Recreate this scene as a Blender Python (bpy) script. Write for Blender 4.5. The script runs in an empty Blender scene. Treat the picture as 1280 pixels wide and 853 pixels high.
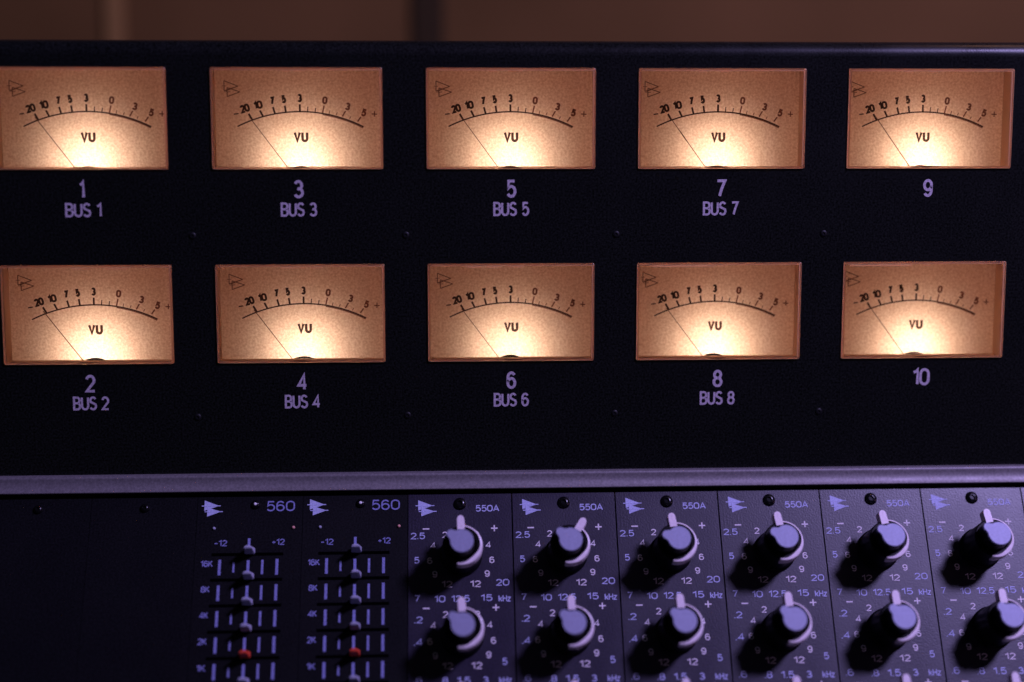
import bpy, bmesh, math, random
from mathutils import Vector, Matrix
random.seed(4)
sc = bpy.context.scene
S = 0.001                                   # everything below is written in millimetres
def V(x, y, z): return Vector((x*S, y*S, z*S))

# ---------------------------------------------------------------- camera
cd = bpy.data.cameras.new('camera'); cam = bpy.data.objects.new('camera', cd)
sc.collection.objects.link(cam); sc.camera = cam
rx, ry, rz = 0.13211136, -0.00696238, 0.04810637
def rotm(a, b, c):
    X = Matrix.Rotation(a, 3, 'X'); Y = Matrix.Rotation(b, 3, 'Y'); Z = Matrix.Rotation(c, 3, 'Z')
    return Z @ Y @ X
R = rotm(rx, ry, rz)
right, fwd, up = Vector(R[0]), Vector(R[1]), Vector(R[2])
CAM = Vector((-25.4263, -528.5561, -9.9277))
cam.matrix_world = Matrix(((right.x, up.x, -fwd.x, CAM.x*S), (right.y, up.y, -fwd.y, CAM.y*S), (right.z, up.z, -fwd.z, CAM.z*S), (0, 0, 0, 1)))
cd.sensor_width = 36; cd.lens = 1826.33/1280*36
cd.clip_start = 0.02; cd.clip_end = 50
cd.dof.use_dof = True
cd.dof.focus_distance = (Vector((20, 4, -40)) - CAM).dot(fwd)*S
cd.dof.aperture_fstop = 2.2

# ---------------------------------------------------------------- world and lamps
w = bpy.data.worlds.new('World'); sc.world = w; w.use_nodes = True
w.node_tree.nodes['Background'].inputs[0].default_value = (0.50, 0.52, 0.70, 1)
w.node_tree.nodes['Background'].inputs[1].default_value = 0.02
sc.view_settings.view_transform = 'Standard'; sc.view_settings.look = 'None'
sc.view_settings.exposure = 0; sc.view_settings.gamma = 1
sc.cycles.max_bounces = 8; sc.cycles.transparent_max_bounces = 12
sc.cycles.sample_clamp_indirect = 3
sc.cycles.use_denoising = True

def lamp(name, kind, loc, power, color, size, target=None, parent=None, **kw):
    d = bpy.data.lights.new(name, kind); d.energy = power; d.color = color
    if kind == 'AREA': d.shape = 'RECTANGLE'; d.size = size[0]*S; d.size_y = size[1]*S
    else: d.shadow_soft_size = size*S
    for k, v in kw.items(): setattr(d, k, v)
    o = bpy.data.objects.new(name, d); sc.collection.objects.link(o); o.location = V(*loc)
    if target is not None: o.rotation_euler = (V(*target)-V(*loc)).to_track_quat('-Z', 'Y').to_euler()
    if parent: o.parent = parent
    return o
KEY = (694, -550, 737)
lamp('studio_key_lamp', 'AREA', KEY, 14.5, (0.53, 0.43, 1.0), (150, 150), target=(100, 0, -150))
lamp('studio_pink_lamp', 'AREA', (1000, -420, 0), 0.25, (1.0, 0.42, 0.85), (60, 60), target=(100, 0, -150))
lamp('studio_wall_lamp', 'SPOT', (320, 20, 330), 0.32, (1.0, 0.50, 0.34), 60, target=(180, 280, 60), spot_size=math.radians(150), spot_blend=0.5)
LAMP_POWER = 0.0135

# ---------------------------------------------------------------- materials
MATS = {}
def nodes(name):
    m = bpy.data.materials.new(name); m.use_nodes = True; MATS[name] = m
    nt = m.node_tree; nt.nodes.clear()
    out = nt.nodes.new('ShaderNodeOutputMaterial')
    return m, nt, out
def principled(name, col, rough=0.5, metal=0.0, spec=0.5, speck=0.0, scale=2500, bump=0.0, bscale=3000, rvar=0.0, col2=None, wear=None):
    m, nt, out = nodes(name)
    p = nt.nodes.new('ShaderNodeBsdfPrincipled'); nt.links.new(p.outputs[0], out.inputs[0])
    p.inputs['Base Color'].default_value = (*col, 1); p.inputs['Roughness'].default_value = rough
    p.inputs['Metallic'].default_value = metal; p.inputs['Specular IOR Level'].default_value = spec
    tc = nt.nodes.new('ShaderNodeTexCoord')
    if speck or col2:
        n = nt.nodes.new('ShaderNodeTexNoise'); n.inputs['Scale'].default_value = scale; n.inputs['Detail'].default_value = 2
        nt.links.new(tc.outputs['Object'], n.inputs['Vector'])
        r = nt.nodes.new('ShaderNodeMapRange'); r.inputs[1].default_value = 0.3; r.inputs[2].default_value = 0.7
        nt.links.new(n.outputs[0], r.inputs[0])
        mx = nt.nodes.new('ShaderNodeMix'); mx.data_type = 'RGBA'
        c2 = col2 or tuple(min(1, c*(1+speck)+speck*0.004) for c in col)
        c1 = col if col2 else tuple(c*(1-speck) for c in col)
        mx.inputs[6].default_value = (*c1, 1); mx.inputs[7].default_value = (*c2, 1)
        nt.links.new(r.outputs[0], mx.inputs[0]); nt.links.new(mx.outputs[2], p.inputs['Base Color'])
    if rvar:
        n2 = nt.nodes.new('ShaderNodeTexNoise'); n2.inputs['Scale'].default_value = 45; n2.inputs['Detail'].default_value = 5
        nt.links.new(tc.outputs['Object'], n2.inputs['Vector'])
        r2 = nt.nodes.new('ShaderNodeMapRange'); r2.inputs[1].default_value = 0.3; r2.inputs[2].default_value = 0.7
        r2.inputs[3].default_value = rough-rvar; r2.inputs[4].default_value = rough+rvar
        nt.links.new(n2.outputs[0], r2.inputs[0]); nt.links.new(r2.outputs[0], p.inputs['Roughness'])
    if bump:
        n3 = nt.nodes.new('ShaderNodeTexNoise'); n3.inputs['Scale'].default_value = bscale; n3.inputs['Detail'].default_value = 3
        nt.links.new(tc.outputs['Object'], n3.inputs['Vector'])
        b = nt.nodes.new('ShaderNodeBump'); b.inputs['Strength'].default_value = bump; b.inputs['Distance'].default_value = 0.0001
        nt.links.new(n3.outputs[0], b.inputs['Height']); nt.links.new(b.outputs[0], p.inputs['Normal'])
    return m
M_black = principled('bridge_black_powder_coat', (0.0044, 0.0052, 0.0048), 0.30, 0, 0.35, speck=1.0, scale=1400, bump=0.25, bscale=1500, rvar=0.04)
M_face = principled('module_black_anodised', (0.011, 0.007, 0.024), 0.38, 0, 0.62, speck=0.5, scale=1500, bump=0.5, bscale=1600, rvar=0.05)
M_faceg = principled('slider_module_black', (0.004, 0.004, 0.0055), 0.45, 0, 0.16, speck=0.6, scale=1500, bump=0.3, bscale=1600, rvar=0.05)
M_gap = principled('rack_dark', (0.003, 0.003, 0.004), 0.8, 0, 0.1)
M_rail = principled('brushed_aluminium_rail', (0.21, 0.19, 0.20), 0.52, 0.35, 0.5, speck=0.2, scale=1200, bump=0.12, bscale=900, rvar=0.06)
M_silk = principled('silkscreen_violet_white', (0.58, 0.50, 0.58), 0.7, 0, 0.2, speck=0.3, scale=1800)
M_white = principled('silkscreen_white', (0.80, 0.74, 0.78), 0.7, 0, 0.2, speck=0.2, scale=1800)
M_blue = principled('silkscreen_blue', (0.50, 0.53, 0.80), 0.7, 0, 0.2, speck=0.2, scale=1800)
M_bluedim = principled('silkscreen_dim_blue', (0.25, 0.26, 0.54), 0.7, 0, 0.2, speck=0.3, scale=1800)
M_cap = principled('blue_cap', (0.34, 0.35, 0.50), 0.5, 0.2, 0.4, speck=0.12, scale=1500, bump=0.15)
M_pointer_lit_rim = principled('pale_pointer_lit_rim', (0.92, 0.80, 0.84), 0.35, 0.0, 0.5, speck=0.12, scale=1500, bump=0.15)
M_kblack = principled('knob_black', (0.004, 0.004, 0.005), 0.42, 0, 0.15, bump=0.1)
M_screw = principled('black_screw', (0.006, 0.006, 0.007), 0.22, 0.3, 0.5)
M_pscrew = principled('dull_black_screw', (0.006, 0.006, 0.007), 0.5, 0, 0.3)
M_slot = principled('slot_dark', (0.001, 0.001, 0.001), 0.9, 0, 0.0)
M_slider = principled('slider_grey', (0.42, 0.42, 0.56), 0.5, 0, 0.3, bump=0.1)
M_pin = principled('pale_red_pin', (0.85, 0.40, 0.34), 0.4, 0, 0.5)
M_pale = principled('pale_screw_glint', (0.9, 0.85, 0.9), 0.3, 0, 0.5)
M_red = principled('slider_red', (0.75, 0.07, 0.03), 0.5, 0, 0.3)
M_needle = principled('needle_dark', (0.14, 0.06, 0.035), 0.5, 0.0, 0.2)
M_house = principled('meter_housing_tan', (0.52, 0.33, 0.27), 0.7, 0, 0.2)
M_inner = principled('meter_inner_wall', (0.88, 0.66, 0.50), 0.6, 0, 0.3)
M_wood = principled('background_brown', (0.120, 0.062, 0.018), 0.75, 0, 0.1, col2=(0.165, 0.084, 0.026), scale=9)
M_woodl = principled('background_pale_wood', (0.31, 0.17, 0.05), 0.7, 0, 0.2)
M_post = principled('background_black', (0.035, 0.020, 0.004), 0.6, 0, 0.2)

def ink(name, col):
    m, nt, out = nodes(name); t_ = nt.nodes.new('ShaderNodeBsdfTranslucent'); d_ = nt.nodes.new('ShaderNodeBsdfDiffuse'); x_ = nt.nodes.new('ShaderNodeMixShader')
    t_.inputs[0].default_value = (*col, 1); d_.inputs[0].default_value = (*[c*.6 for c in col], 1); x_.inputs[0].default_value = .3
    nt.links.new(t_.outputs[0], x_.inputs[1]); nt.links.new(d_.outputs[0], x_.inputs[2]); nt.links.new(x_.outputs[0], out.inputs[0]); return m
M_ink = ink('dial_ink', (0.07, 0.042, 0.038)); M_inkred = ink('dial_red_ink', (0.22, 0.10, 0.075)); M_inkpale = ink('dial_pale_ink', (0.24, 0.15, 0.12))
# backlit paper of the dial: light from the bulb behind passes through it
m, nt, out = nodes('dial_paper'); M_paper = m
tc = nt.nodes.new('ShaderNodeTexCoord'); n = nt.nodes.new('ShaderNodeTexNoise'); n.inputs['Scale'].default_value = 1300; n.inputs['Detail'].default_value = 3
nt.links.new(tc.outputs['Object'], n.inputs['Vector'])
mr = nt.nodes.new('ShaderNodeMapRange'); mr.inputs[1].default_value = 0.3; mr.inputs[2].default_value = 0.7
nt.links.new(n.outputs[0], mr.inputs[0])
mx = nt.nodes.new('ShaderNodeMix'); mx.data_type = 'RGBA'
mx.inputs[6].default_value = (0.72, 0.57, 0.44, 1); mx.inputs[7].default_value = (1.0, 0.90, 0.78, 1)
nt.links.new(mr.outputs[0], mx.inputs[0])
tr = nt.nodes.new('ShaderNodeBsdfTranslucent'); df = nt.nodes.new('ShaderNodeBsdfDiffuse'); ms = nt.nodes.new('ShaderNodeMixShader')
nt.links.new(mx.outputs[2], tr.inputs[0]); nt.links.new(mx.outputs[2], df.inputs[0]); ms.inputs[0].default_value = 0.45
nt.links.new(tr.outputs[0], ms.inputs[1]); nt.links.new(df.outputs[0], ms.inputs[2]); nt.links.new(ms.outputs[0], out.inputs[0])
# thin clear pane
m, nt, out = nodes('clear_pane'); M_pane = m
tp = nt.nodes.new('ShaderNodeBsdfTransparent'); gl = nt.nodes.new('ShaderNodeBsdfGlossy'); gl.inputs['Roughness'].default_value = 0.12
fr = nt.nodes.new('ShaderNodeFresnel'); fr.inputs[0].default_value = 1.45; ms = nt.nodes.new('ShaderNodeMixShader')
tp.inputs[0].default_value = (0.97, 0.96, 0.94, 1)
nt.links.new(fr.outputs[0], ms.inputs[0]); nt.links.new(tp.outputs[0], ms.inputs[1]); nt.links.new(gl.outputs[0], ms.inputs[2]); nt.links.new(ms.outputs[0], out.inputs[0])
# frosted acrylic edge of the pane: passes the dial's glow
m, nt, out = nodes('acrylic_edge'); M_edge = m
tr = nt.nodes.new('ShaderNodeBsdfTranslucent'); tr.inputs[0].default_value = (1.0, 0.74, 0.50, 1)
tp = nt.nodes.new('ShaderNodeBsdfTransparent'); tp.inputs[0].default_value = (0.95, 0.85, 0.75, 1)
gl = nt.nodes.new('ShaderNodeBsdfGlossy'); gl.inputs['Roughness'].default_value = 0.2
a = nt.nodes.new('ShaderNodeMixShader'); a.inputs[0].default_value = 0.25
b = nt.nodes.new('ShaderNodeMixShader'); b.inputs[0].default_value = 0.06
nt.links.new(tr.outputs[0], a.inputs[1]); nt.links.new(tp.outputs[0], a.inputs[2])
nt.links.new(a.outputs[0], b.inputs[1]); nt.links.new(gl.outputs[0], b.inputs[2]); nt.links.new(b.outputs[0], out.inputs[0])

# ---------------------------------------------------------------- helpers
C = sc.collection.objects
def obj(name, bm, mat, parent=None, smooth=False, bevel=0):
    me = bpy.data.meshes.new(name)
    if bevel:
        es = [e for e in bm.edges if len(e.link_faces) == 2 and e.calc_face_angle(0) > 0.6]
        bmesh.ops.bevel(bm, geom=es, offset=bevel*S, segments=2, affect='EDGES', clamp_overlap=True)
    bmesh.ops.recalc_face_normals(bm, faces=bm.faces[:]) if bm.faces and smooth != 'keep' else None
    if smooth and smooth != 'keep':
        for f in bm.faces: f.smooth = True
        for e in bm.edges:
            if len(e.link_faces) == 2 and e.calc_face_angle(0) > 0.6: e.smooth = False
    bm.to_mesh(me); bm.free(); me.materials.append(mat)
    o = bpy.data.objects.new(name, me); C.link(o)
    if parent: o.parent = parent
    return o
def thing(name, label, cat, group=None, loc=(0, 0, 0), rot=(0, 0, 0)):
    o = bpy.data.objects.new(name, None); C.link(o); o.empty_display_size = 0.01
    o.location = V(*loc); o.rotation_euler = rot
    tag(o, label, cat, group); return o
def tag(o, label, cat, group=None, kind=None):
    o['label'] = label; o['category'] = cat
    if group: o['group'] = group
    if kind: o['kind'] = kind
    return o
def dup(root, label):
    r = root.copy(); C.link(r); r['label'] = label
    for ch in list(root.children):
        c = ch.copy(); C.link(c); c.parent = r
        for g in list(ch.children):
            d = g.copy(); C.link(d); d.parent = c
    return r
def box(bm, x0, x1, y0, y1, z0, z1):
    v = [bm.verts.new(V(x, y, z)) for x in (x0, x1) for y in (y0, y1) for z in (z0, z1)]
    for q in ((0, 1, 3, 2), (4, 6, 7, 5), (0, 4, 5, 1), (2, 3, 7, 6), (0, 2, 6, 4), (1, 5, 7, 3)):
        bm.faces.new([v[i] for i in q])
def poly(bm, pts, y):                       # flat face in the XZ plane at depth y
    return bm.faces.new([bm.verts.new(V(x, y, z)) for x, z in pts])
def line(bm, a, b, wd, y, wd2=None):
    ax, az = a; bx, bz = b; l = math.hypot(bx-ax, bz-az) or 1
    nx, nz = -(bz-az)/l/2, (bx-ax)/l/2; w2 = wd if wd2 is None else wd2
    poly(bm, [(ax+nx*wd, az+nz*wd), (ax-nx*wd, az-nz*wd), (bx-nx*w2, bz-nz*w2), (bx+nx*w2, bz+nz*w2)], y)
def strip(bm, outer, inner, y):
    for i in range(len(outer)-1):
        poly(bm, [outer[i], outer[i+1], inner[i+1], inner[i]], y)
def lathe(bm, prof, seg=40, ax=(0, 0), prong=None):
    # axis along -Y (towards the viewer); prof is (radius, height) with height towards the viewer
    rings = []
    for r, h in prof:
        rings.append([bm.verts.new(V(ax[0]+r*math.cos(2*math.pi*i/seg), -h, ax[1]+r*math.sin(2*math.pi*i/seg))) for i in range(seg)])
    for a, b in zip(rings, rings[1:]):
        for i in range(seg): bm.faces.new([a[i], a[(i+1) % seg], b[(i+1) % seg], b[i]])
    bm.faces.new(rings[-1])
def prism(bm, pts, h0, h1, top_scale=None):  # outline in XZ, extruded from height h0 to h1 towards the viewer
    n = len(pts)
    a = [bm.verts.new(V(x, -h0, z)) for x, z in pts]; b = [bm.verts.new(V(x, -h1, z)) for x, z in (top_scale or pts)]
    for i in range(n): bm.faces.new([a[i], a[(i+1) % n], b[(i+1) % n], b[i]])
    bm.faces.new(b); bm.faces.new(a[::-1])

def _arc(cx, cy, rx_, ry_, a0, a1, n=10):
    return [(cx+rx_*math.cos(math.radians(a0+(a1-a0)*i/n)), cy+ry_*math.sin(math.radians(a0+(a1-a0)*i/n))) for i in range(n+1)]
GL = {   # stroke glyphs in a box 1 high: (advance width, strokes)
 '0': (.62, [_arc(.31, .69, .31, .31, 0, 180)+_arc(.31, .31, .31, .31, 180, 360)+[(.62, .69)]]),
 '1': (.34, [[(0, .80), (.2, .88), (.31, 1), (.31, 0)]]),
 '2': (.58, [_arc(.29, .71, .29, .29, 165, -25)+[(0, 0), (.60, 0)]]),
 '3': (.58, [_arc(.28, .75, .26, .25, 155, -80)+[(.2, .53)], [(.30, .53)]+_arc(.29, .27, .30, .27, 75, -155)]),
 '4': (.64, [[(.48, 0), (.48, 1), (0, .27), (.66, .27)]]),
 '5': (.58, [[(.55, 1), (.10, 1), (.05, .52)]+_arc(.29, .33, .30, .33, 130, -150)]),
 '6': (.60, [_arc(.30, .69, .28, .31, 30, 180)+[(.01, .33)]+_arc(.30, .31, .29, .31, 180, 540, 20)]),
 '7': (.56, [[(0, 1), (.57, 1), (.34, .5), (.18, 0)]]),
 '8': (.58, [_arc(.29, .76, .25, .24, -90, 270, 20), _arc(.29, .27, .29, .27, 90, 450, 20)]),
 '9': (.60, [_arc(.30, .31, .28, .31, 210, 360)+[(.59, .67)]+_arc(.30, .69, .29, .31, 0, 360, 20)]),
 'A': (.68, [[(0, 0), (.34, 1), (.68, 0)], [(.14, .30), (.54, .30)]]),
 'B': (.60, [[(0, .52), (.32, .52)]+_arc(.32, .76, .24, .24, -90, 90)+[(0, 1), (0, 0)]+_arc(.32, .26, .28, .26, -90, 85)]),
 'U': (.62, [[(0, 1), (0, .3)]+_arc(.31, .3, .31, .3, 180, 360)+[(.62, 1)]]),
 'S': (.60, [_arc(.30, .75, .27, .25, 25, 180)+[(.06, .62), (.30, .52), (.54, .42)]+_arc(.30, .26, .29, .26, 0, -155)]),
 'V': (.66, [[(0, 1), (.33, 0), (.66, 1)]]),
 'K': (.60, [[(0, 0), (0, 1)], [(.56, 1), (.04, .42)], [(.18, .60), (.62, 0)]]),
 'k': (.50, [[(0, 0), (0, 1)], [(.46, .68), (.04, .28)], [(.16, .42), (.50, 0)]]),
 'H': (.62, [[(0, 0), (0, 1)], [(.62, 0), (.62, 1)], [(0, .5), (.62, .5)]]),
 'z': (.46, [[(0, .68), (.46, .68), (0, 0), (.48, 0)]]),
 '.': (.04, [[(.02, -.05), (.02, .09)]]),
 '-': (.42, [[(0, .45), (.42, .45)]]), '+': (.46, [[(0, .45), (.46, .45)], [(.23, .2), (.23, .70)]]), ' ': (.26, []),
}
def stroke(bm, pts, wd, y):
    """ribbon of even width along pts, mitred so that it never overlaps itself"""
    q = [pts[0]]
    for p_ in pts[1:]:
        if math.hypot(p_[0]-q[-1][0], p_[1]-q[-1][1]) > 1e-4: q.append(p_)
    closed = math.hypot(q[0][0]-q[-1][0], q[0][1]-q[-1][1]) < 1e-3
    if closed: q = q[:-1]
    n = len(q); L = []; Rr = []
    for i in range(n):
        a = q[i-1] if (i or closed) else None; c = q[(i+1) % n] if (i < n-1 or closed) else None; b = q[i]
        def un(u, v):
            l = math.hypot(v[0]-u[0], v[1]-u[1]); return ((v[0]-u[0])/l, (v[1]-u[1])/l)
        d1 = un(a, b) if a else un(b, c); d2 = un(b, c) if c else d1
        n1 = (-d1[1], d1[0]); n2 = (-d2[1], d2[0]); mx_, my_ = n1[0]+n2[0], n1[1]+n2[1]; l = math.hypot(mx_, my_) or 1
        mx_, my_ = mx_/l, my_/l; k = min(1/max(.3, mx_*n1[0]+my_*n1[1]), 1.9)*wd/2
        L.append((b[0]+mx_*k, b[1]+my_*k)); Rr.append((b[0]-mx_*k, b[1]-my_*k))
    for i in range(n if closed else n-1):   # each facet a hair in front of the one before: no two share a plane
        j = (i+1) % n; yy = y-0.004*(i % 5)
        bm.faces.new([bm.verts.new(V(x, yy, z)) for x, z in (L[i], L[j], Rr[j], Rr[i])])
def text(bm, s, cx, cz, hgt, wid=None, y=-0.06, bold=0.13, rotz=0.0, gap=.2):
    """lettering centred on (cx, cz), hgt high and wid wide; bold = stroke width as a share of the height"""
    wd = hgt*bold; adv = 0; place = []
    for ch in s:
        w_, st = GL[ch]; place.append((adv, st)); adv += w_+gap
    adv -= gap
    k = hgt-wd; kx = ((wid-wd)/adv) if wid else k
    c, sn = math.cos(rotz), math.sin(rotz); yy = y
    for off, st in place:
        for p_ in st:
            pts = [((off+a-adv/2)*kx, (b-.5)*k) for a, b in p_]
            stroke(bm, [(cx+a*c-b*sn, cz+a*sn+b*c) for a, b in pts], wd, yy); yy -= 0.022

def emblem(bm, cx, cz, k, y, outline=False):
    """two stacked right-pointing arrowheads with whiskers"""
    t1 = [(-3.0, 3.1), (-3.0, -1.0), (2.6, 0.9)]
    t2 = [(-1.8, 0.3), (-1.8, -3.3), (3.4, -1.4)]
    f = lambda pts: [(cx+a*k, cz+b*k) for a, b in pts]
    if outline:
        for t in (t1, t2):
            q = f(t)
            for i in range(3): line(bm, q[i], q[(i+1) % 3], 0.32, y-.02*i)
        line(bm, *f([(-3.9, 1.0), (-2.2, 1.0)]), 0.2, y); line(bm, *f([(-2.8, -1.4), (-0.4, -1.4)]), 0.2, y)
        line(bm, *f([(-2.4, -1.0), (0.6, 0.2)]), 0.35, y)
    else:
        poly(bm, f(t1), y); poly(bm, f(t2), y-0.03)
        line(bm, *f([(-4.0, 0.9), (3.2, 0.9)]), 0.36*k, y-0.05); line(bm, *f([(-2.8, -1.4), (4.1, -1.4)]), 0.36*k, y-0.07)

# ---------------------------------------------------------------- the meter bridge (panel with ten cut-outs)
P, RP, WW, WH = 76.2, 69.8157, 60.669, 35.863
DEP = 9.372
cols = [(k-2)*P for k in range(5)]; rows = [0, -RP]
bm = bmesh.new()
X0, X1 = -262, 262; ZB, ZT = -137.5, 22.3
xs = sorted([X0, X1]+[c-WW/2 for c in cols]+[c+WW/2 for c in cols])
zs = sorted([ZB, ZT]+[r-WH/2 for r in rows]+[r+WH/2 for r in rows])
gv = {}
def g(x, z, y=0):
    k = (round(x, 3), round(z, 3), y)
    if k not in gv: gv[k] = bm.verts.new(V(x, y, z))
    return gv[k]
for i in range(len(xs)-1):
    for j in range(len(zs)-1):
        cx, cz = (xs[i]+xs[i+1])/2, (zs[j]+zs[j+1])/2
        hole = any(abs(cx-c) < 1 for c in cols) and any(abs(cz-r) < 1 for r in rows)
        a, b, c, d = (xs[i], zs[j]), (xs[i+1], zs[j]), (xs[i+1], zs[j+1]), (xs[i], zs[j+1])
        if not hole: bm.faces.new([g(*a), g(*b), g(*c), g(*d)])
        else:
            for p, q in ((a, b), (b, c), (c, d), (d, a)): bm.faces.new([g(*p), g(*q), g(*q, 3), g(*p, 3)])
# rounded top edge, lid and back
prof = [(0, ZT)]+[(5.4-5.4*math.cos(t), ZT+5.4*math.sin(t)) for t in [math.pi/2*i/10 for i in range(1, 11)]]+[(150, ZT+5.4), (150, ZB), (0.0, ZB)]
for i, ((y0, z0), (y1, z1)) in enumerate(zip(prof, prof[1:])):
    if i == 0 or True:
        a0 = [g(x, z0, y0) if y0 else g(x, z0) for x in (X0, X1)]; a1 = [g(x, z1, y1) if y1 else g(x, z1) for x in (X0, X1)]
        bm.faces.new([a0[0], a0[1], a1[1], a1[0]])
for x in (X0, X1): bm.faces.new([g(x, z, y) if y else g(x, z) for y, z in prof[:-1]]+[])
bridge = obj('meter_bridge', bm, M_black, smooth=True)
tag(bridge, 'black powder coated meter panel of the console holding ten lit meters', 'meter panel')

for k in range(5):
    for r in range(2):
        num = 2*k+1+r; bm = bmesh.new(); s = str(num)
        wn = {1: 2.2, 10: 6.6}.get(num, 3.7)
        text(bm, s, cols[k]+(-0.3 if num == 1 else 0), rows[r]-25.0, 6.5, wn, bold=0.155)
        if num < 9: text(bm, 'BUS %d' % num, cols[k], rows[r]-32.25, 5.1, 13.0, bold=0.15)
        o = obj('channel_label', bm, M_silk, bridge)
        o['label'] = 'printed number %d%s' % (num, ' over the words BUS %d' % num if num < 9 else ' alone')
def screw_bm(r, h, cx=0, cz=0, y=0):
    bm = bmesh.new(); prof = [(r, 0)]+[(r*math.cos(t), h*math.sin(t)) for t in [i*math.pi/2/7 for i in range(1, 7)]]
    prof = [p for p in prof if p[0] > r*0.42]+[(r*0.40, h*0.9), (r*0.36, h*0.45)]
    lathe(bm, prof, 24, (cx, cz)); 
    if y: bmesh.ops.translate(bm, verts=bm.verts[:], vec=V(0, y, 0))
    return bm
for x in (-114.3, -38.1, 38.1, 114.3):
    for z in (-41.5, -107.5): obj('panel_screw', screw_bm(1.3, 0.5, x, z), M_pscrew, bridge, smooth=True)

# ---------------------------------------------------------------- one VU meter with its parts
def make_meter():
    t = thing('vu_meter', '', 'vu meter', 'lit meters set in the black panel')
    hw, hh = WW/2-0.15, WH/2-0.15
    bm = bmesh.new()                          # open-fronted box
    c = [(-hw, -hh), (hw, -hh), (hw, hh), (-hw, hh)]
    f0 = [bm.verts.new(V(x, DEP+.05, z)) for x, z in c]; b0 = [bm.verts.new(V(x, 34, z)) for x, z in c]
    for i in range(4): bm.faces.new([f0[i], f0[(i+1) % 4], b0[(i+1) % 4], b0[i]])
    bm.faces.new(b0)
    obj('housing', bm, M_house, t)
    bm = bmesh.new()
    f0 = [bm.verts.new(V(x, 0.3, z)) for x, z in c]; b0 = [bm.verts.new(V(x, DEP-.02, z)) for x, z in c]
    for i in range(4): bm.faces.new([f0[i], f0[(i+1) % 4], b0[(i+1) % 4], b0[i]])
    obj('inner_wall', bm, M_inner, t)
    bm = bmesh.new(); poly(bm, [(-hw+.05, -hh+.05), (hw-.05, -hh+.05), (hw-.05, hh-.05), (-hw+.05, hh-.05)], DEP)
    dial = obj('dial', bm, M_paper, t)
    y = DEP-0.12
    # scale arc
    r = 50.6; zc = 2.65-r; xc = 0.2
    arc = lambda x, dr=0: (xc+(r+dr)*math.sin(x), zc+(r+dr)*math.cos(x))
    th = lambda x: math.asin((x-xc)/r)
    bm = bmesh.new()
    A = [th(-22.4)+(th(23)-th(-22.4))*i/40 for i in range(41)]
    strip(bm, [arc(a, .25) for a in A], [arc(a, -.25) for a in A], y)
    ticks = [((-17.04, -.25), (-18.3, 1.9), .62), ((-13.15, .95), (-14.2, 3.05), .6), ((-8.85, 1.9), (-9.5, 4.3), .6), ((-4.9, 2.4), (-5.25, 4.8), .6), ((.15, 2.6), (.15, 5.3), .6)]
    for a, b, wd in ticks: line(bm, a, b, wd*1.15, y-0.03)
    for a, b in (((2.9, 2.6), (3.05, 4.4)), ((5.6, 2.4), (5.85, 4.0))): line(bm, a, b, .36, y-0.03)
    for s, x, z, wd, ro in (('20', -19.6, 3.7, 2.9, .30), ('10', -14.9, 4.9, 2.8, .22), ('7', -9.75, 6.4, 1.4, .14), ('5', -5.6, 7.0, 1.4, .08), ('3', .15, 7.4, 1.4, 0)):
        text(bm, s, x, z+.1, 3.0, wd*1.22, y, bold=0.26, rotz=ro)
    line(bm, (-23.6, 1.7), (-21.9, 1.95), .45, y)
    text(bm, 'VU', .37, -6.35, 4.0, 5.4, y, bold=0.24, gap=.36)
    obj('scale_markings', bm, M_ink, dial)
    bm = bmesh.new()
    A = [th(8.3)+(th(23)-th(8.3))*i/16 for i in range(17)]
    strip(bm, [arc(a, -.27) for a in A], [arc(a, -.62) for a in A], y)
    for a, b, wd in (((8.3, 2.2), (8.9, 4.8), .5), ((15.4, .9), (16.6, 2.9), .5), ((20.9, -.9), (22.1, .8), .5), ((10.6, 1.8), (11.0, 3.1), .28), ((13.1, 1.4), (13.6, 2.4), .28), ((18.0, .1), (18.5, .9), .28)): line(bm, a, b, wd, y-0.05)
    for s, x, z, ro in (('0', 9.2, 6.7, -.12), ('3', 17.4, 4.5, -.26), ('5', 23.2, 2.3, -.36)): text(bm, s, x, z, 2.8, 1.9, y, bold=0.25, rotz=ro)
    line(bm, (26.0, 1.85), (28.0, 1.75), .4, y); line(bm, (27, .9), (27.05, 2.8), .4, y)
    obj('red_zone_markings', bm, M_inkred, dial)
    bm = bmesh.new(); emblem(bm, -24.2, 10.9, 0.88, y, outline=True); obj('emblem', bm, M_inkpale, dial)
    # needle, in front of the dial
    bm = bmesh.new(); px, pz = .1, -23.6
    a = Vector((-17.9, .6)); b = Vector((-1.6, -21.3)); d = (b-a).normalized(); nn = Vector((-d.y, d.x))
    q = [a+nn*.12, a-nn*.12, b-nn*.15, b+nn*.15]; pv = Vector((px, pz)); q = [v-pv for v in q]
    prism(bm, [(v.x, v.y) for v in q], -(DEP-1.2), -(DEP-1.45))
    nd = obj('needle', bm, M_needle, t); nd.location = V(px, 0, pz)
    # dark crescent of the pivot cover at the bottom of the dial
    bm = bmesh.new(); n = 14; zz = -24.7; R1 = 7.85
    A = [math.asin(3.9/R1)*(-1+2*i/n) for i in range(n+1)]
    o_ = [(R1*math.sin(a), zz+R1*math.cos(a)) for a in A]; i_ = [(R1*math.sin(a)*.98, zz+R1*math.cos(a)-.8*(1-(2*i/n-1)**2)-.06) for i, a in enumerate(A)]
    n_ = len(o_)
    f = [bm.verts.new(V(x, DEP-.35, z)) for x, z in o_]; g_ = [bm.verts.new(V(x, DEP-.35, z)) for x, z in i_]; h_ = [bm.verts.new(V(x, DEP-.1, z)) for x, z in o_]
    for i in range(n): bm.faces.new([f[i], f[i+1], g_[i+1], g_[i]]); bm.faces.new([f[i], h_[i], h_[i+1], f[i+1]])
    obj('pivot_cover', bm, M_kblack, t)
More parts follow.
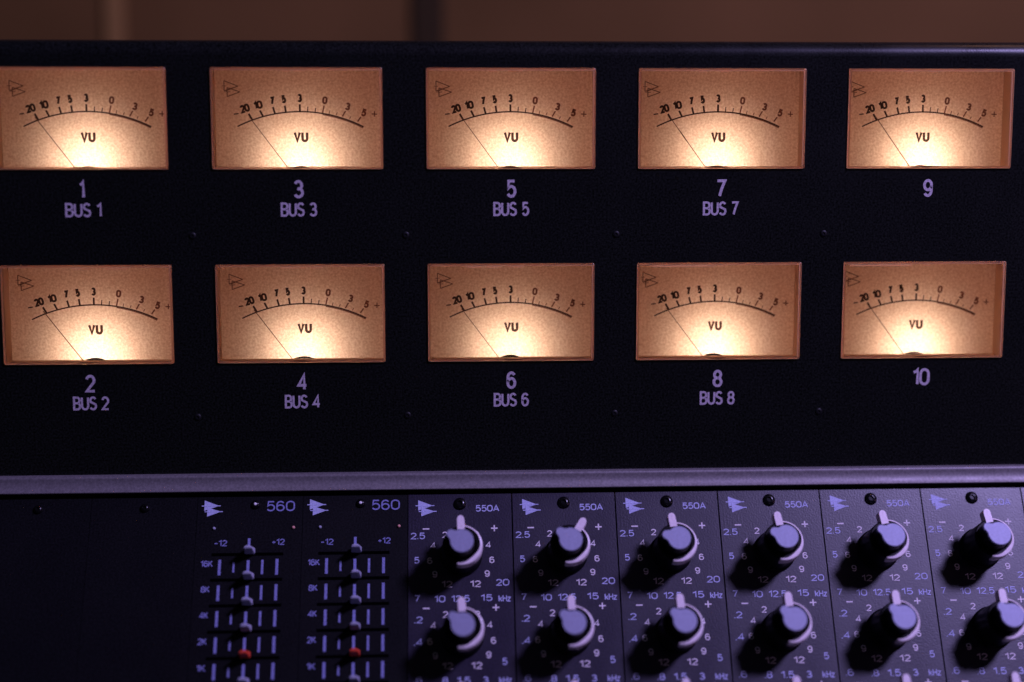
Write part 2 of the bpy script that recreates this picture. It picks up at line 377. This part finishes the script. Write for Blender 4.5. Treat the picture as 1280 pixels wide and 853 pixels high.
    # clear pane with bevelled acrylic edge
    bm = bmesh.new(); W2, H2 = WW/2, WH/2
    poly(bm, [(-W2+1, -H2+1), (W2-1, -H2+1), (W2-1, H2-1), (-W2+1, H2-1)], -0.55)
    pane = obj('cover', bm, M_pane, t)
    bm = bmesh.new()
    def rr(hw, hh, rad, y, n=4):
        out = []
        for (sx, sz, a0) in ((1, 1, 0), (-1, 1, 90), (-1, -1, 180), (1, -1, 270)):
            for i in range(n+1):
                t_ = math.radians(a0+90*i/n); out.append(bm.verts.new(V(sx*(hw-rad)+rad*math.cos(t_), y, sz*(hh-rad)+rad*math.sin(t_))))
        return out
    loops = [rr(W2-.02, H2-.02, .7, 0.25), rr(W2-.02, H2-.02, .7, -0.35), rr(W2-.12, H2-.12, .65, -0.62), rr(W2-.35, H2-.35, .6, -0.8), rr(W2-.75, H2-.75, .4, -0.8), rr(W2-.9, H2-.9, .3, -0.5), rr(W2-.9, H2-.9, .3, 0.3)]
    for a, b in zip(loops, loops[1:]):
        for i in range(len(a)): bm.faces.new([a[i], a[(i+1) % len(a)], b[(i+1) % len(a)], b[i]])
    obj('cover_edge', bm, M_edge, pane, smooth=True)
    bm = bmesh.new(); strip(bm, [(-4.2+8.4*i/10, -17.28+.10*math.sin(math.pi*i/10)) for i in range(11)], [(-4.2+8.4*i/10, -17.34-.16*math.sin(math.pi*i/10)) for i in range(11)], -.84)
    obj('zero_adjuster', bm, M_ink, t)
    l = lamp('meter_bulb', 'POINT', (0.4, DEP+12, -16.0), LAMP_POWER*1.35, (1.0, 0.67, 0.51), 2.0, parent=t)
    lamp('meter_bulb_beam', 'SPOT', (0.3, DEP+17, -17.3), LAMP_POWER*4.2, (1.0, 0.71, 0.55), 2.0, target=(0.3, DEP, -16.6), parent=t, spot_size=math.radians(126), spot_blend=0.9)
    return t
first = make_meter()
VARY = random.Random(11)
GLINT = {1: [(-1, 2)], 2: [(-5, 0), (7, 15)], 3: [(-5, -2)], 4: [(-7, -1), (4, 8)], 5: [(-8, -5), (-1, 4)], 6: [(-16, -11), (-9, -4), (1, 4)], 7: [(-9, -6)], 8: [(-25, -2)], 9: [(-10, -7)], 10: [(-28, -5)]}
M_glint = principled('painted_edge_glint', (1.0, 0.56, 0.22), 0.3, 0, 0.3)  # reflection streaks along the top rim, painted in as warm strips
for k in range(5):
    for r in range(2):
        num = 2*k+1+r
        lab = 'glowing amber VU meter above the printed number %d%s' % (num, ' and BUS %d' % num if num < 9 else ', with no BUS lettering')
        m_ = first if num == 1 else dup(first, lab)
        m_['label'] = lab; m_.location = V(cols[k], 0, rows[r])
        kf = 1+VARY.uniform(-.08, .08); da = VARY.uniform(-.011, .011)
        for c in m_.children:
            if c.type == 'LIGHT': c.data = c.data.copy(); c.data.energy *= kf
            if c.name.startswith('needle'): c.rotation_euler = (0, da, 0)
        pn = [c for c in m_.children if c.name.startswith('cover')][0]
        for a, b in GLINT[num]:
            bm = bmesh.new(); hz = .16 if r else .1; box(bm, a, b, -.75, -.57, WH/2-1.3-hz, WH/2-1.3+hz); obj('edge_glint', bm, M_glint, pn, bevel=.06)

# ---------------------------------------------------------------- trim rail between the meter panel and the modules
bm = bmesh.new()
pr = [(0.6, -128.5), (-2.0, -128.6), (-2.6, -128.8), (-2.9, -129.25)]
for i in range(9):
    a = math.radians(2+i*6.5); pr.append((-2.95-5.2*(1-math.cos(a)), -129.4-5.6*math.sin(a)))
yl, zl = pr[-1]; pr += [(yl+.1, zl-.3), (yl+.6, zl-.4), (0.6, zl-.4)]
for a, b in zip(pr, pr[1:]+pr[:1]):
    v = [bm.verts.new(V(x, q[0], q[1])) for x, q in ((X0, a), (X1, a), (X1, b), (X0, b))]; bm.faces.new(v)
bmesh.ops.remove_doubles(bm, verts=bm.verts[:], dist=1e-7)
rail = obj('trim_rail', bm, M_rail, smooth=True)
tag(rail, 'long brushed aluminium rail running under the black meter panel', 'trim rail')

# ---------------------------------------------------------------- module rack, tilted
T = 0.5333672; EX, EY, EZ = -18.158-1.0, -5.0827, -138.8049
ROT = (-T, 0, 0)
def eqpos(c): return (EX+c*38.1, EY, EZ)
bm = bmesh.new(); box(bm, -245+19, 262+19, 2.4, 60, -150, 1.5)
rack = obj('module_rack', bm, M_gap); rack.location = V(EX+38.1-38.1, EY, EZ); rack.rotation_euler = ROT
tag(rack, 'black steel rack behind and between the tilted equalizer modules', 'rack')
TOP, BOT = 2.7, -140
def faceplate(mat, parent):
    hw = 18.8 if mat is M_face else 18.98
    bm = bmesh.new(); box(bm, -hw, hw, 0, 2.2, BOT, TOP)
    return obj('faceplate', bm, mat, parent, bevel=0.35 if mat is M_face else 0.1)
def led_screw(parent, x=0.2, z=-0.9, r=2.35):
    obj('screw', screw_bm(r, 1.3, x, z), M_screw, parent, smooth=True)

# blank modules
blank = thing('blank_module', '', 'blank module', 'blank plates left of the slider modules', eqpos(-3), ROT)
faceplate(M_faceg, blank); led_screw(blank, 0.2, -1.2, 1.7)
blank['label'] = 'plain black blank plate right beside the left slider module'
b2 = dup(blank, 'plain black blank plate at the far left of the module row'); b2.location = V(*eqpos(-4))

# slider (graphic) modules
def make_slider():
    t = thing('slider_equalizer_module', '', 'equalizer', 'black slider modules marked 560', eqpos(-2), ROT)
    face = faceplate(M_faceg, t); led_screw(t, 1.9, -0.4, 1.7)
    bm = bmesh.new(); lathe(bm, [(.55, .4), (.5, 1.35), (.25, 1.5)], 12, (1.9, -0.4)); obj('screw_glint', bm, M_pale, t, smooth=True)  # glint on the black screw, modelled as a pale pin
    bm = bmesh.new(); emblem(bm, -13.7, -1.5, 0.95, -0.06); obj('emblem', bm, M_blue, t)
    bm = bmesh.new(); text(bm, '560', 11.0, -1.0, 3.9, 10.3, bold=0.13)
    text(bm, '-12', -10.0, -14.6, 2.3, 4.6, bold=.16); text(bm, '+12', 10.6, -14.4, 2.3, 4.6, bold=.16)
    line(bm, (0.15, -12.9), (0.15, -17.0), .95, -.06)
    labs = ['16K', '8K', '4K', '2K', '1K', '500']
    n = 6
    for i in range(n):
        zc = -23.5-9.28*i
        text(bm, labs[i], -14.6, zc+1.4, 2.3, 4.4 if len(labs[i]) > 2 else 3.2, bold=0.17)
        for x, hh, ww in ((-10.0, 5.6, 1.0), (-5.0, 3.8, .7), (0.15, 5.0, 1.0), (5.2, 5.2, .8), (10.4, 5.8, 1.0)):
            line(bm, (x, zc+hh/2), (x, zc-hh/2), ww, -.06)
    obj('lettering', bm, M_bluedim, t)
    for i in range(n+1):
        zs_ = -18.8-9.28*i
        bm = bmesh.new(); poly(bm, [(-13, zs_-.55), (12.5, zs_-.55), (12.5, zs_+.55), (-13, zs_+.55)], -0.05); obj('slot', bm, M_slot, t)
    for i in range(n):
        zs_ = -18.8-9.28*i
        bm = bmesh.new()
        prism(bm, [(-1.9, zs_-1.2), (1.9, zs_-1.2), (1.9, zs_+1.2), (-1.9, zs_+1.2)], 1.0, 7.4, [(-1.5, zs_-.55), (1.5, zs_-.55), (.8, zs_+.5), (-.8, zs_+.5)])
        prism(bm, [(-.6, zs_-.6), (.6, zs_-.6), (.6, zs_+.6), (-.6, zs_+.6)], 0, 1.1)
        bmesh.ops.translate(bm, verts=bm.verts[:], vec=V(.7, 0, .9))
        s = obj('slider_knob', bm, M_red if i == 4 else M_slider, t, bevel=0.25)
        if i == 4: s['label'] = 'red slider knob'
    for x, mt in ((-12.6, M_slider), (15.9, M_pin)):
        bm = bmesh.new(); lathe(bm, [(.55, 0), (.5, .5), (.3, .7)], 12, (x, -9.1)); obj('indicator', bm, mt, t, smooth=True)
    return t
s1 = make_slider(); s1['label'] = 'dark slider equalizer module marked 560, next to the blank plates'
s2 = dup(s1, 'dark slider equalizer module marked 560, next to the first rotary knob module'); s2.location = V(*eqpos(-1))

# rotary modules
D = math.radians
def knob(parent, cz, a_ring, a_cap):
    """concentric knob: black skirt, pale arc for the lit side of the rim, pointer tab, black inner knob with a blue teardrop cap"""
    kx = 0.3
    bm = bmesh.new(); lathe(bm, [(7.6, 0.25), (7.6, 1.0), (7.1, 1.3), (6.9, 13.2), (6.7, 13.4), (4.0, 13.4)], 48, (kx, cz))
    root = obj('knob', bm, M_kblack, parent, smooth=True)
    def outline(r, tip, hw, ang, flare=1.15, n=44):
        """circle of radius r with a rounded pointer reaching out to tip in direction ang"""
        th0 = math.asin(min(.95, hw*flare/r)) if tip else 0
        pts = [(r*math.cos(a), r*math.sin(a)) for a in [th0+(2*math.pi-2*th0)*i/n for i in range(n+(1 if tip else 0))]]
        if tip: pts += [(tip-hw+hw*math.sin(b), -hw*math.cos(b)) for b in [math.pi*i/8 for i in range(9)]]
        else: pts += [(r, 0)]*0
        return [(kx+x*math.cos(ang)-z*math.sin(ang), cz+x*math.sin(ang)+z*math.cos(ang)) for x, z in pts]
    teardrop = lambda r, tip, ang, hw: outline(r, tip, hw, ang, 1.3)
    # ring with tab
    hb, ht = 13.4, 15.0
    bm = bmesh.new()                          # black crown of the outer knob
    lathe(bm, [(6.9, hb-.3), (6.9, ht-.5), (6.5, ht-.15), (5.3, ht-.15), (5.2, hb)], 48, (kx, cz)); obj('outer_crown', bm, M_kblack, root, smooth=True)
    # light caught by the rim, built in as a pale arc, from the pointer clockwise to below, with the pointer tab itself
    bm = bmesh.new(); a0, a1 = a_ring, D(-104); n = 40; secs = []
    for i in range(n+1):
        a = a0+(a1-a0)*i/n; wdt = .75+1.0*math.exp(-((a-D(-48))/D(38))**2)
        ro = 7.45; ri = ro-wdt
        secs.append([(ro, hb-2.2), (ro, hb+.3), (ro-.35, ht+.05), (ri, ht+.2), (ri, hb-.4)])
    P_ = [[bm.verts.new(V(kx+r_*math.cos(a0+(a1-a0)*i/n), -h_, cz+r_*math.sin(a0+(a1-a0)*i/n))) for r_, h_ in sec] for i, sec in enumerate(secs)]
    for u, v in zip(P_, P_[1:]):
        for j in range(4): bm.faces.new([u[j], u[j+1], v[j+1], v[j]])
    bm.faces.new(P_[0]); bm.faces.new(P_[-1][::-1])
    obj('lit_rim_arc', bm, M_pointer_lit_rim, root, smooth=True)
    bm = bmesh.new(); hw_ = 1.5
    tb = [(5.6, -hw_)]+[(9.2+hw_*math.sin(b), -hw_*math.cos(b)) for b in [math.pi*i/10 for i in range(11)]]+[(5.6, hw_)]
    f_ = lambda k_: [(kx+x*math.cos(a_ring)-z*k_*math.sin(a_ring), cz+x*math.sin(a_ring)+z*k_*math.cos(a_ring)) for x, z in tb]
    prism(bm, f_(1), hb-1.6, ht+.35, f_(.86)); obj('pointer_tab', bm, M_pointer_lit_rim, root, bevel=0.15)
    bm = bmesh.new(); prism(bm, teardrop(5.0, 6.2, a_cap, 1.9), 12.8, 19.2, teardrop(4.3, 5.9, a_cap, 1.8)); obj('inner_knob', bm, M_kblack, root, smooth=True)
    bm = bmesh.new(); prism(bm, teardrop(4.05, 6.0, a_cap, 1.55), 19.2, 20.8); obj('cap', bm, M_cap, root, bevel=0.2)
    return root
KC = [-20.4, -49.6, -78.8]
def make_rotary(c, angs):
    t = thing('rotary_equalizer_module', '', 'equalizer', 'rotary knob modules marked 550A', eqpos(c), ROT)
    faceplate(M_face, t); led_screw(t, 0.0, -1.0)
    if c == 0:
        bm = bmesh.new(); emblem(bm, -12.4, -2.4, 0.95, -0.06); obj('emblem', bm, M_blue, t)
        bm = bmesh.new(); text(bm, '550A', 10.0, -2.8, 2.5, 8.7, bold=0.16); obj('model_lettering', bm, M_blue, t); bm = bmesh.new()
        for s, x, z, wd in (('2.5', -15.4, -12.9, 5.2), ('5', -15.8, -21.9, 1.9), ('7', -15.6, -35.8, 1.9), ('10', -7.6, -36.1, 4.0), ('12.5', -.2, -36.1, 6.6), ('15', 9.1, -35.9, 4.2), ('kHz', 15.6, -36.2, 4.4), ('20', 15.0, -30.4, 4.8)): text(bm, s, x, z, 2.45, wd, bold=0.15)
        obj('frequency_lettering', bm, M_blue, t); bm = bmesh.new()
        for s, x, z, wd in (('.2', -15.2, -43.5, 3.0), ('.4', -15.2, -51.4, 3.2), ('.6', -15.3, -64.6, 3.0), ('.8', -6.2, -64.9, 2.8), ('1.5', .6, -65.0, 4.8), ('3', 8.3, -65.0, 1.9), ('kHz', 15.2, -65.1, 4.4), ('5', 15.1, -58.6, 1.9)): text(bm, s, x, z, 2.45, wd, bold=0.15)
        obj('frequency_lettering', bm, M_blue, t)
        for j in range(3):
            bm = bmesh.new(); o = -29.1*j
            for sx in (-1, 1):
                for s, x, z, wd in (('2', 5.7, -12.6, 1.9), ('4', 10.0, -16.5, 2.0), ('6', 11.2, -22.1, 1.9), ('9', 9.4, -27.1, 1.9), ('12', 5.1, -30.8, 3.9)):
                    text(bm, s, sx*x+.1, z+o, 2.4, wd, bold=0.16)
            line(bm, (-13.6, -10.3+o), (-11.2, -10.3+o), .5, -.06)
            line(bm, (11.2, -10.35+o), (13.6, -10.35+o), .5, -.06); line(bm, (12.4, -9.15+o), (12.4, -11.55+o), .5, -.08)
            obj('gain_lettering', bm, M_white, t)
    for j in range(3): knob(t, KC[j], *angs[j])
    return t
# pointer directions (ring, cap), degrees counter-clockwise from the right
ANG = [[(92, 146), (92, 140), (95, 140)], [(58, 142), (92, 140), (92, 140)], [(98, 165), (92, 140), (92, 140)],
       [(98, 158), (92, 138), (92, 140)], [(98, 152), (92, 138), (92, 140)], [(98, 148), (92, 138), (92, 140)], [(96, 145), (92, 140), (92, 140)]]
names = ['first rotary equalizer module marked 550A, touching the slider module', 'second rotary equalizer module from the slider modules, its upper ring pointer turned right',
         'third rotary equalizer module from the slider modules', 'fourth rotary equalizer module from the slider modules',
         'fifth rotary equalizer module from the slider modules, near the right', 'brightly lit rotary equalizer module, last whole one at the right',
         'rotary equalizer module cut off by the right edge of the picture']
base = None
for c in range(7):
    angs = [(D(a), D(b)) for a, b in ANG[c]]
    t = make_rotary(c, angs); t['label'] = names[c]
    if c == 0: base = t
    else:
        for ch in list(base.children):
            if ch.name.split('.')[0] in ('emblem', 'model_lettering', 'frequency_lettering', 'gain_lettering'):
                q = ch.copy(); C.link(q); q.parent = t

# ---------------------------------------------------------------- out-of-focus background
bm = bmesh.new(); box(bm, -700, 700, 280, 300, -300, 420)
tag(obj('back_wall', bm, M_wood), 'dim brown wall behind the console', 'wall', kind='structure')
bm = bmesh.new(); box(bm, -203.8, -194.0, 277.5, 279.9, -300, 420)
tag(obj('wall_batten', bm, M_woodl, bevel=1), 'pale upright wooden batten on the brown wall behind the console', 'batten')
bm = bmesh.new(); box(bm, -39.5, -23.0, 277.5, 279.9, -300, 420)
tag(obj('dark_post', bm, M_post, bevel=1), 'dark upright post against the brown wall behind the console', 'post')
